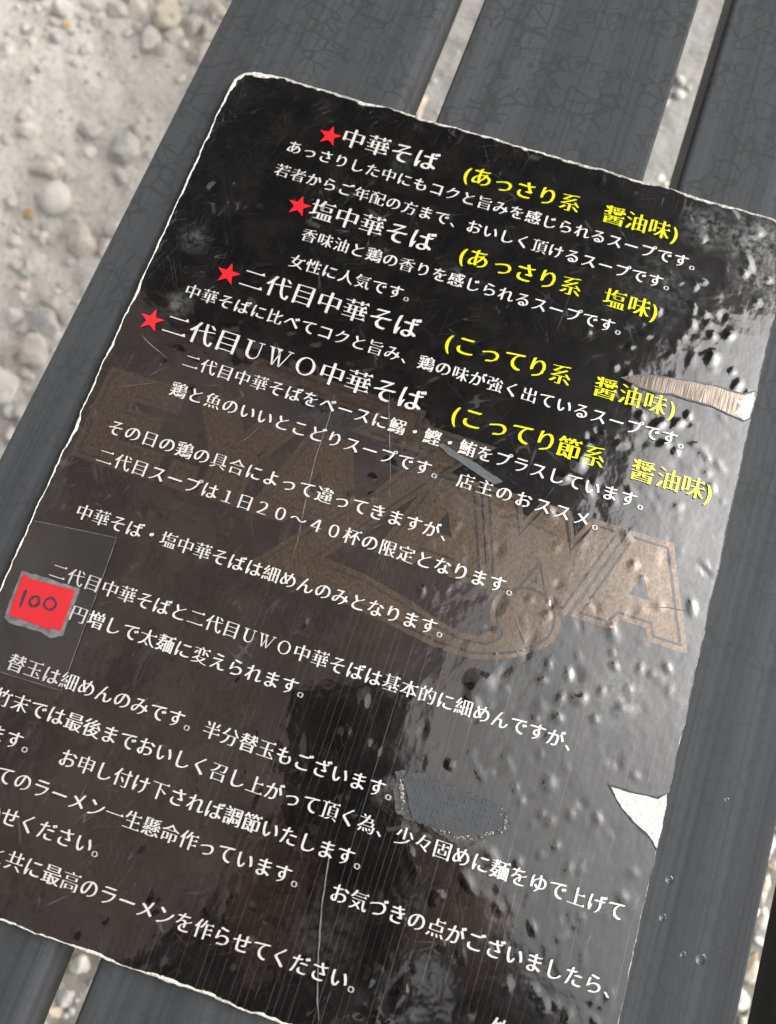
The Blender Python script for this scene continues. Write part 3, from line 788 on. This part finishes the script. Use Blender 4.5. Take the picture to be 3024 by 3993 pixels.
for t, us, v0 in (('(あっさり系醤油味)', [-2.0, -1.12, .27, 1.61, 2.98, 4.37, 7.10, 8.47, 9.86, 10.86], -21.57),
                  ('(あっさり系塩味)', [-.66, .24, 1.75, 3.09, 4.45, 5.84, 8.45, 9.90, 10.86], -16.20),
                  ('(こってり系醤油味)', [.18, 1.15, 2.60, 4.0, 5.36, 6.69, 9.30, 10.72, 12.15, 13.16], -10.64),
                  ('(こってり節系醤油味)', [1.80, 2.75, 4.2, 5.58, 6.92, 8.24, 9.66, 12.40, 13.84, 15.20, 16.12], -6.56)):
    line('flavour_note', t, 0, v0, 1, 1.36, YL, ZT, us=us, sm=.038)
for t, u0, v0, pt in (('あっさりした中にもコクと旨みを感じられるスープです。', -12.46, -19.91, 1.0), ('若者からご年配の方まで、おいしく頂けるスープです。', -12.59, -18.14, 1.0),
                      ('香味油と鶏の香りを感じられるスープです。', -9.59, -14.48, 1.0), ('女性に人気です。', -9.67, -12.62, 1.0), ('中華そばに比べてコクと旨み、鶏の味が強く出ているスープです。', -14.66, -8.91, 1.0),
                      ('二代目中華そばをベースに鰯・鰹・鮪をプラスしています。', -13.11, -4.82, 1.005), ('鶏と魚のいいとこどりスープです。', -13.15, -3.02, 1.01), ('店主のおススメ。', 3.42, -2.98, 1.08),
                      ('その日の鶏の具合によって違ってきますが、', -15.55, .13, 1.0), ('二代目スープは１日２０～４０杯の限定となります。', -15.42, 1.83, 1.0)):
    line('text_line', t, u0, v0, pt, .96, W, ZT)
for t, u0, v0 in (('中華そば・塩中華そばは細めんのみとなります。', -15.25, 5.03), ('二代目中華そばと二代目ＵＷＯ中華そばは基本的に細めんですが、', -15.22, 8.36), ('円増しで太麺に変えられます。', -13.37, 10.06),
                  ('替玉は細めんのみです。半分替玉もございます。', -15.31, 13.3), ('竹末では最後までおいしく召し上がって頂く為、少々固めに麺をゆで上げて', -15.24, 15.02), ('ます。　お申し付け下されば調節いたします。', -14.81, 16.70),
                  ('全てのラーメン一生懸命作っています。　お気づきの点がございましたら、', -14.53, 18.35), ('お聞かせください。', -15.39, 20.02), ('お客様と共に最高のラーメンを作らせてください。', -15.31, 21.73)):
    line('text_line', t, u0, v0, .953, .93, W, ZT)
line('text_line', '竹末', 12.35, 21.45, .953, .93, W, ZT)
def starpts(cx, cy, R):
    return [(cx + (R if i % 2 == 0 else R * .40) * math.sin(math.pi * i / 5), cy - (R if i % 2 == 0 else R * .40) * math.cos(math.pi * i / 5)) for i in range(10)]
def flat(name, pts, z, mat, parent=menu, rough_edge=0, sub=None):
    pl = mlist(pts)
    tri = tessellate_polygon([[Vector((*q, 0)) for q in pl]])
    v = [(*q, z) for q in pl]; fs = []
    for t in tri:
        a, c, d = (Vector(v[i]) for i in t)
        fs.append(tuple(t) if (c - a).cross(d - a).z > 0 else tuple(reversed(t)))
    return obj(name, v, fs, mat, parent, loc=(0, 0, 0) if parent is not menu else None)
for cx, cy in ((-10.72, -21.40), (-10.83, -16.18), (-13.18, -10.62), (-16.2, -6.50)):
    flat('star', starpts(cx, cy, .73), ZT, M['red'])

def rough(pts, amp, st=.12, sd=0):
    pr_ = resample(pts, st); n = len(pr_); o = []
    for i, q in enumerate(pr_):
        a, c = pr_[i - 1], pr_[(i + 1) % n]; dx, dy = c[0] - a[0], c[1] - a[1]; l = math.hypot(dx, dy) or 1
        k = amp * (noise.noise((q[0] * 1.7, q[1] * 1.7, sd)) + .6 * noise.noise((q[0] * 5, q[1] * 5, sd + 3)))
        o.append((q[0] - dy / l * k, q[1] + dx / l * k))
    return o
def slab(name, pts, z, h, mat, parent=menu):
    """thin patch with a real edge"""
    o = flat(name, pts, z + h, mat, parent)
    me = o.data; n = len(pts)
    v = [tuple(q.co) for q in me.vertices]; fs = [tuple(p.vertices) for p in me.polygons]
    v += [(a, c, z - .0001) for a, c, _ in v[:n]]
    fs += [(i, n + i, n + (i + 1) % n, (i + 1) % n) for i in range(n)]
    m2 = bpy.data.meshes.new(name); m2.from_pydata(v, [], fs); m2.materials.append(mat); m2.update()
    bm = bmesh.new(); bm.from_mesh(m2); bmesh.ops.recalc_face_normals(bm, faces=bm.faces); bm.to_mesh(m2); bm.free()
    o.data = m2
    return o
# scraped patch that bares the hairline metal, with a torn white end
SIL = [(10.11, -11.62), (10.74, -11.94), (11.57, -12.22), (12.8, -12.45), (14.35, -12.66), (15.16, -12.75), (15.93, -12.73), (16.73, -12.75), (17.28, -13.1), (17.3, -11.5), (17.05, -11.28), (16.21, -11.42), (15.22, -11.58), (14.6, -11.54), (13.64, -11.54), (12.94, -11.55), (12.09, -11.37), (11.32, -11.39), (10.78, -11.49)]
slab('film_rim', rough(inset(SIL, -.09), .05, .1, 8), .00025, .00004, M['scuff'])
slab('scraped_metal', rough(SIL, .06, .1, 2), .00032, .00002, M['metal'])
slab('torn_paper', rough([(16.2, -12.45), (16.7, -12.3), (17.0, -12.85), (17.35, -12.95), (17.35, -11.5), (17.05, -11.3), (16.5, -11.5), (16.7, -12.0)], .1, .1, 4), .00035, .00005, M['torn'])
slab('film_rim', rough(inset([(14.64, 9.71), (15.58, 9.68), (17.01, 9.56), (17.35, 9.28), (17.42, 11.74), (17.16, 11.45), (16.1, 10.91), (15.41, 10.47)], -.08), .04, .1, 6), .00025, .00004, M['hole'])
slab('torn_paper', rough([(14.64, 9.71), (15.58, 9.68), (17.01, 9.56), (17.35, 9.20), (17.47, 9.9), (17.44, 11.74), (17.16, 11.45), (16.1, 10.91), (15.41, 10.47)], .05, .1, 5), .00033, .00003, M['torn'])
slab('scuff_mark', rough([(1.37, -4.52), (1.66, -4.66), (2.53, -4.42), (3.66, -4.16), (4.96, -3.76), (5.33, -3.61), (4.95, -3.35), (4.4, -3.44), (3.24, -3.82), (2.23, -4.11)], .05, .08, 1), .00040, .00001, M['scuff'])
# remnant of grey cloth tape with a ragged, glue-whitened edge
GT = [(5.0, 12.07), (4.82, 12.53), (5.27, 13.19), (5.8, 14.12), (7.34, 14.14), (8.27, 14.15), (9.41, 13.61), (10.0, 13.2), (10.1, 12.75), (9.6, 12.32), (8.07, 12.23), (6.44, 12.14)]
slab('glue_residue', rough([(4.4, 12.3), (4.9, 12.0), (6.4, 12.06), (8.1, 12.15), (9.8, 12.2), (10.5, 12.8), (10.4, 13.35), (9.5, 13.95), (8.3, 14.5), (7.2, 14.35), (5.7, 14.2), (4.9, 14.1), (4.6, 13.2)], .16, .1, 7), .00028, .00002, simple('dried glue', (.055, .055, .053), .7, .7, 900, .0003, 1200))
tp = slab('tape_remnant', rough(GT, .06, .1, 9), .00032, .00028, M['duct'])
rs = random.Random(5)
mb = MB()
for i in range(18):                                     # embossed weave dots
    for j in range(7):
        x = 5.35 + i * .27 + rs.uniform(-.03, .03); y = 12.35 + j * .27 + rs.uniform(-.03, .03)
        if x > 5.0 + .42 * (y - 11.6) and y < 14.0 - max(0, (x - 8.2)) * .5 and x < 9.6 and rs.random() < .85 and (j % 2 == 0 or rs.random() < .5):
            n = 6; c = uv(x, y, .00085)
            mb.add([c] + [(c[0] + .0003 * math.cos(a * 1.0472), c[1] + .0004 * math.sin(a * 1.0472), .000595) for a in range(n)], [(0, 1 + a, 1 + (a + 1) % n) for a in range(n)])
o = mb.obj('weave_dots', M['duct'], tp, True, (0, 0, 0))
mb = MB()
def crumbs(path, wd, n):
    for _ in range(n):
        k = rs.uniform(0, len(path) - 1.001); i = int(k); t = k - i
        x = path[i][0] + (path[i + 1][0] - path[i][0]) * t + rs.gauss(0, wd); y = path[i][1] + (path[i + 1][1] - path[i][1]) * t + rs.gauss(0, wd)
        c = uv(x, y, .0006 + rs.uniform(0, .0003)); s_ = rs.uniform(.0001, .0004); a0 = rs.uniform(0, 6)
        mb.add([(c[0], c[1], c[2] + s_ * .6)] + [(c[0] + s_ * rs.uniform(.5, 1.6) * math.cos(a0 + a * 1.2566), c[1] + s_ * rs.uniform(.5, 1.3) * math.sin(a0 + a * 1.2566), .00031) for a in range(5)], [(0, 1 + a, 1 + (a + 1) % 5) for a in range(5)])
crumbs([(7.3, 14.2), (8.2, 14.3), (9.0, 14.0), (9.6, 13.6), (10.2, 13.2), (10.15, 12.7), (9.8, 12.3)], .05, 70)
crumbs([(4.75, 12.5), (4.85, 12.9), (5.05, 13.3), (5.3, 13.8)], .06, 36)
mb.obj('torn_edge', simple('torn tape fibres', (.42, .41, .36), .9, .6, 1500), tp, False, (0, 0, 0))

# price sticker: red patch with handwritten 100, milky glue border
RS = [(-16.91, 9.05), (-16.72, 9.02), (-16.62, 9.16), (-14.05, 8.97), (-13.88, 11.13), (-14.42, 11.12), (-14.45, 11.30), (-14.6, 11.22), (-16.72, 11.2), (-16.86, 10.0)]
ps_ = slab('glue_border', rough(inset([(-16.95, 9.0), (-14.0, 8.92), (-13.84, 11.25), (-14.3, 11.5), (-14.8, 11.35), (-16.5, 11.42), (-16.8, 11.3)], -.12), .06, .12, 3), .00012, .00012, M['halo'])
stk = slab('price_sticker', rough(RS, .03, .1, 12), .0003, .00012, M['sticker'])
def stroke(pts, wds, z, mat, name, parent, close=False):
    n = len(pts); A_, B_ = [], []
    for i in range(n):
        a = pts[i - 1] if (i > 0 or close) else pts[i]; c = pts[(i + 1) % n] if (i < n - 1 or close) else pts[i]
        dx, dy = c[0] - a[0], c[1] - a[1]; l = math.hypot(dx, dy) or 1
        w_ = wds if not isinstance(wds, list) else wds[i]
        A_.append((pts[i][0] - dy / l * w_ / 2, pts[i][1] + dx / l * w_ / 2)); B_.append((pts[i][0] + dy / l * w_ / 2, pts[i][1] - dx / l * w_ / 2))
    v = [uv(*q, z) for q in A_ + B_]
    m = n if close else n - 1
    f = [(i, (i + 1) % n, n + (i + 1) % n, n + i) for i in range(m)]
    return obj(name, v, f, mat, parent, loc=(0, 0, 0) if parent is not menu else None)
zi = .00043
stroke([(-16.42, 9.72), (-16.42, 9.9), (-16.40, 10.2), (-16.37, 10.5), (-16.33, 10.66)], [.14, .2, .18, .15, .07], zi, M['ink'], 'digit', stk)
def oval(cx, cy, rx, ry, sd):
    return [(cx + rx * math.cos(a * .2618) * (1 + .08 * math.sin(a * .7 + sd)), cy + ry * math.sin(a * .2618) * (1 + .06 * math.cos(a * .9 + sd))) for a in range(24)]
stroke(oval(-15.78, 10.14, .23, .26, 1), [.15 + .03 * math.sin(i) for i in range(24)], zi, M['ink'], 'digit', stk, True)
stroke(oval(-14.97, 10.02, .31, .29, 3), [.14 + .03 * math.sin(i * .8) for i in range(24)], zi, M['ink'], 'digit', stk, True)

# clear tape strip beside the sticker
cm, g, p, out = material('clear adhesive tape')
tr = g.n('ShaderNodeBsdfTransparent'); tr.inputs[0].default_value = (.97, .97, .97, 1)
df = g.n('ShaderNodeBsdfDiffuse'); df.inputs[0].default_value = (.13, .15, .155, 1)
mx = g.n('ShaderNodeMixShader'); mx.inputs[0].default_value = .085
g.l(tr.outputs[0], mx.inputs[1]); g.l(df.outputs[0], mx.inputs[2]); g.l(mx.outputs[0], out.inputs[0])
FT = [(-17.55, 6.25), (-13.1, 5.74), (-12.9, 9.0), (-12.65, 13.82), (-17.55, 13.97)]
flat('clear_tape', rough(FT, .02, .3), .00046, cm)
ed = [(-17.55, 6.25), (-13.1, 5.74), (-12.9, 9.0), (-12.65, 13.82), (-17.55, 13.97)]
stroke(resample(ed, .5)[:-9], .035, .000465, simple('tape edge glint', (.11, .115, .115), .4, .7, 400), 'tape_edge', menu)

# long scratches
for pts, wd in (([(-2.08, -6.66), (-1.8, -5.6), (-1.4, -4.49), (-1.05, -3.5), (-.69, -2.5), (-.01, -.23)], .04), ([(-4.91, -5.71), (-4.74, -3.93), (-4.71, -1.71), (-4.42, .59), (-4.11, 2.61), (-3.95, 4.32)], .05),
                ([(2.45, 16.4), (2.58, 17.03), (2.96, 19.13), (3.46, 21.04), (4.04, 22.85), (4.48, 23.78)], .07), ([(-16.42, -5.49), (-15.9, -5.2), (-15.43, -4.99), (-14.38, -4.57)], .05),
                ([(-16.53, -2.08), (-15.15, -2.74), (-13.98, -3.3)], .02), ([(-9.13, -.85), (-8.49, -1.78), (-8.0, -2.8)], .02), ([(7.95, 3.18), (8.4, 3.8), (8.87, 4.51)], .07), ([(14.2, .6), (15.4, .2), (16.4, .1)], .03), ([(9.0, -3.4), (9.6, -2.0), (9.9, -.5)], .02)):
    q = []
    for i in range(len(pts) - 1):
        for k in range(6):
            t = k / 6; q.append((pts[i][0] + (pts[i + 1][0] - pts[i][0]) * t + rs.uniform(-.012, .012), pts[i][1] + (pts[i + 1][1] - pts[i][1]) * t))
    n = len(q)
    stroke(q, [wd * (1 - abs(2 * i / n - 1) ** 3) * rs.uniform(.6, 1.2) + .003 for i in range(n)], .00042, M['scratch'], 'scratch', menu)

# ------------------------------------------------------------------ what the glossy menu mirrors: awning, roof, photographer
am, g, p, out = material('brown awning cloth')
df = g.n('ShaderNodeBsdfDiffuse'); df.inputs[0].default_value = (.40, .315, .28, 1)
tl = g.n('ShaderNodeBsdfTranslucent'); tl.inputs[0].default_value = (.40, .315, .28, 1)
mx = g.n('ShaderNodeMixShader'); mx.inputs[0].default_value = .5
tcw = g.n('ShaderNodeTexCoord').outputs['Object']
cl = g.mix(g.mapr(g.noise(tcw, 7, 5, .65).outputs['Fac'], .34, .66), (.24, .185, .168, 1), (.66, .53, .475, 1))
g.l(cl, df.inputs[0]); g.l(cl, tl.inputs[0])
g.l(df.outputs[0], mx.inputs[1]); g.l(tl.outputs[0], mx.inputs[2]); g.l(mx.outputs[0], out.inputs[0])
M['wood_dark'] = simple('dark stained roof boards', (.004, .0038, .0035), .8, .3, 40)
aw = thing('awning', 'brown cloth awning on dark posts over the bench, mirrored in the menu', 'awning', (-.6, 0, GZ))
mb = MB()
AX0, AY0, AY1, RZ, LZ = -.86, -1.0, .42, 1.5, .82  # left end of the unseen cover set low so sky light reaches the ground
def edge(y): return .285 + (y + .1) * .144
v = [(AX0 + .3, AY0, LZ), (edge(AY0) - .22, AY0, RZ), (edge(AY1) - .19, AY1, RZ), (AX0 + .3, AY1, LZ)]
mb.add(v, [(3, 2, 1, 0)])
mb.obj('canopy', am, aw)
em, g, p, out = material('added milky reflection sheet')
df = g.n('ShaderNodeBsdfDiffuse'); df.inputs[0].default_value = (.5, .48, .47, 1)
tl = g.n('ShaderNodeBsdfTranslucent'); tl.inputs[0].default_value = (.62, .60, .59, 1)
mx = g.n('ShaderNodeMixShader'); mx.inputs[0].default_value = .7
g.l(df.outputs[0], mx.inputs[1]); g.l(tl.outputs[0], mx.inputs[2]); g.l(mx.outputs[0], out.inputs[0])
mb = MB(); mb.add([(edge(AY0) - .218, AY0, RZ + .001), (edge(AY0), AY0, RZ + .01), (edge(AY1), AY1, RZ + .01), (edge(AY1) - .188, AY1, RZ + .001)], [(3, 2, 1, 0)])  # unseen translucent strip, added for a mid-grey reflection beside the canopy
mb.obj('added_reflection_sheet', em, aw)
mb = MB()
for yy in (AY0 - .05,):
    q = [(AX0 + .25, LZ + .02), (edge(AY1), RZ + .02), (edge(AY1), RZ + .08), (AX0 + .25, LZ + .08)]
    mb.add([(a, yy, c) for a, c in q] + [(a, yy + .05, c) for a, c in q], [(0, 1, 2, 3), (7, 6, 5, 4), (0, 4, 5, 1), (1, 5, 6, 2), (2, 6, 7, 3), (3, 7, 4, 0)])
mb.obj('beam', M['wood_dark'], aw)
for x, y, tz in ((AX0 + .26, AY0 - .03, LZ), (AX0 + .26, 1.5, LZ), (edge(AY0) + .02, AY0 - .03, RZ)):
    mb = MB(); mb.box((x - .04, y - .04, GZ - .01), (x + .04, y + .04, tz + .02)); mb.obj('post', M['wood_dark'], aw)
mb = MB()
y0, y1 = AY1 + .005, 1.52
v = [(AX0 + .3, y0, LZ), (edge(y0), y0, RZ), (edge(1.0), 1.0, RZ), (edge(1.2) + .18, 1.2, RZ + .02), (edge(y1) + .20, y1, RZ + .02), (AX0 + .3, y1, LZ)]
v += [(a, c, d + .04) for a, c, d in v]
mb.add(v, [(5, 4, 3, 2, 1, 0), (6, 7, 8, 9, 10, 11)] + [(k, (k + 1) % 6, 6 + (k + 1) % 6, 6 + k) for k in range(6)])
mb.obj('roof_boards', M['wood_dark'], aw)

# phone that takes the picture, just behind the lens
fw = -b
pm = simple('black phone glass', (.006, .006, .007), .15, .1, 50)
ph = thing('smartphone', 'black smartphone held above the menu, seen only as a dark reflection', 'phone', CAM)
def cpos(x, y, z): return r * x + u * y + b * z
def rbox(x0, x1, y0, y1, z0, z1, rad):
    pl = rrect(x0, x1, y0, y1, rad, 6); n = len(pl)
    v = [cpos(a, c, z0) for a, c in pl] + [cpos(a, c, z1) for a, c in pl]
    return v, [tuple(range(n - 1, -1, -1)), tuple(range(n, 2 * n))] + [(i, (i + 1) % n, n + (i + 1) % n, n + i) for i in range(n)]
v, f = rbox(-.052, .022, -.140, .020, .006, .014, .009); obj('body', v, f, pm, ph, loc=(0, 0, 0))
v, f = rbox(-.014, .014, -.036, .012, .0035, .0059, .006); obj('camera_plate', v, f, pm, ph, loc=(0, 0, 0))

# photographer, one continuous skinned body
SK = []
def chain(pts, start=None):
    idx = start
    for (p_, rad) in pts:
        SK.append((Vector(p_), rad)); k = len(SK) - 1
        if idx is not None: ED.append((idx, k))
        idx = k
    return idx
ED = []
pel = chain([((.21, -.78, .40), .15)])
chest = chain([((.17, -.70, .58), .145), ((.10, -.58, .76), .155), ((.05, -.49, .88), .12)], pel)
neck = chain([((.015, -.43, .96), .055), ((-.01, -.385, 1.02), .06), ((-.03, -.345, 1.09), .085), ((-.035, -.34, 1.17), .07)], chest)
for s in (-1, 1):
    sx = Vector((.95, .31, 0)) * s
    base_ = Vector((.05, -.49, .86))
    hand = CAM + cpos(-.045 if s < 0 else .03, -.095, .012)
    sh = base_ + sx * .19
    el = (sh + hand) * .5 + sx * .09 + Vector((0, -.03, -.10))
    wr_ = hand + sx * .035 + Vector((.01, -.045, .03))
    e_ = chain([(sh, .062), (sh * .5 + el * .5, .052), (el, .046), (el * .5 + wr_ * .5, .04), (wr_, .026), (wr_ * .35 + hand * .65 + sx * .008, .028)], chest)
    for q in range(4):
        rt = hand + sx * .012 + u * (.02 - .016 * q)
        chain([(rt, .009), (rt - sx * .006 + b * -.012, .008), (rt - sx * .026 + b * -.014, .007)], e_)
    th_ = hand + sx * .010 + u * .03
    chain([(th_, .010), (th_ - sx * .012 + b * .012, .008)], e_)
    hip = Vector((.21, -.78, .36)) + sx * .09
    chain([(hip, .10), (hip + Vector((.02, -.02, -.36)), .065), (hip + Vector((.04, -.08, -.72)), .042), (Vector((hip.x + .03, hip.y + .06, GZ + .035)), .035)], pel)
me = bpy.data.meshes.new('person'); me.from_pydata([q[0] for q in SK], ED, []); me.update()
po = bpy.data.objects.new('person', me); C.objects.link(po)
sk = po.modifiers.new('skin', 'SKIN'); sk.use_smooth_shade = True
for i, q in enumerate(SK): me.skin_vertices[0].data[i].radius = (q[1], q[1])
me.skin_vertices[0].data[0].use_root = True
sb = po.modifiers.new('sub', 'SUBSURF'); sb.levels = 1; sb.render_levels = 1
cmx, g, p, out = material('dark jacket, skin at hands and face')
tc = g.n('ShaderNodeTexCoord').outputs['Object']; sp = g.n('ShaderNodeSeparateXYZ'); g.l(tc, sp.inputs[0])
d = g.n('ShaderNodeVectorMath', operation='DISTANCE'); g.l(tc, d.inputs[0]); d.inputs[1].default_value = CAM + cpos(0, -.09, 0)
isk = g.math('MAXIMUM', g.math('GREATER_THAN', sp.outputs[2], .985), g.math('LESS_THAN', d.outputs['Value'], .085))
g.l(g.mix(isk, (.012, .012, .014, 1), (.42, .26, .18, 1)), p.inputs['Base Color']); p.inputs['Roughness'].default_value = .8
me.materials.append(cmx)
tag(po, 'person in a dark jacket leaning over the menu and holding a phone', 'person')
v, f = ICO[4]
hv = [(-.035 + q.x * .088, -.345 + q.y * .10 - .012, 1.14 + max(q.z, -.5 + (q.y > 0) * .55) * .098) for q in v]
obj('hair', hv, f, simple('black hair', (.008, .007, .006), .5, .3, 300), po, smooth=True, loc=(0, 0, 0))
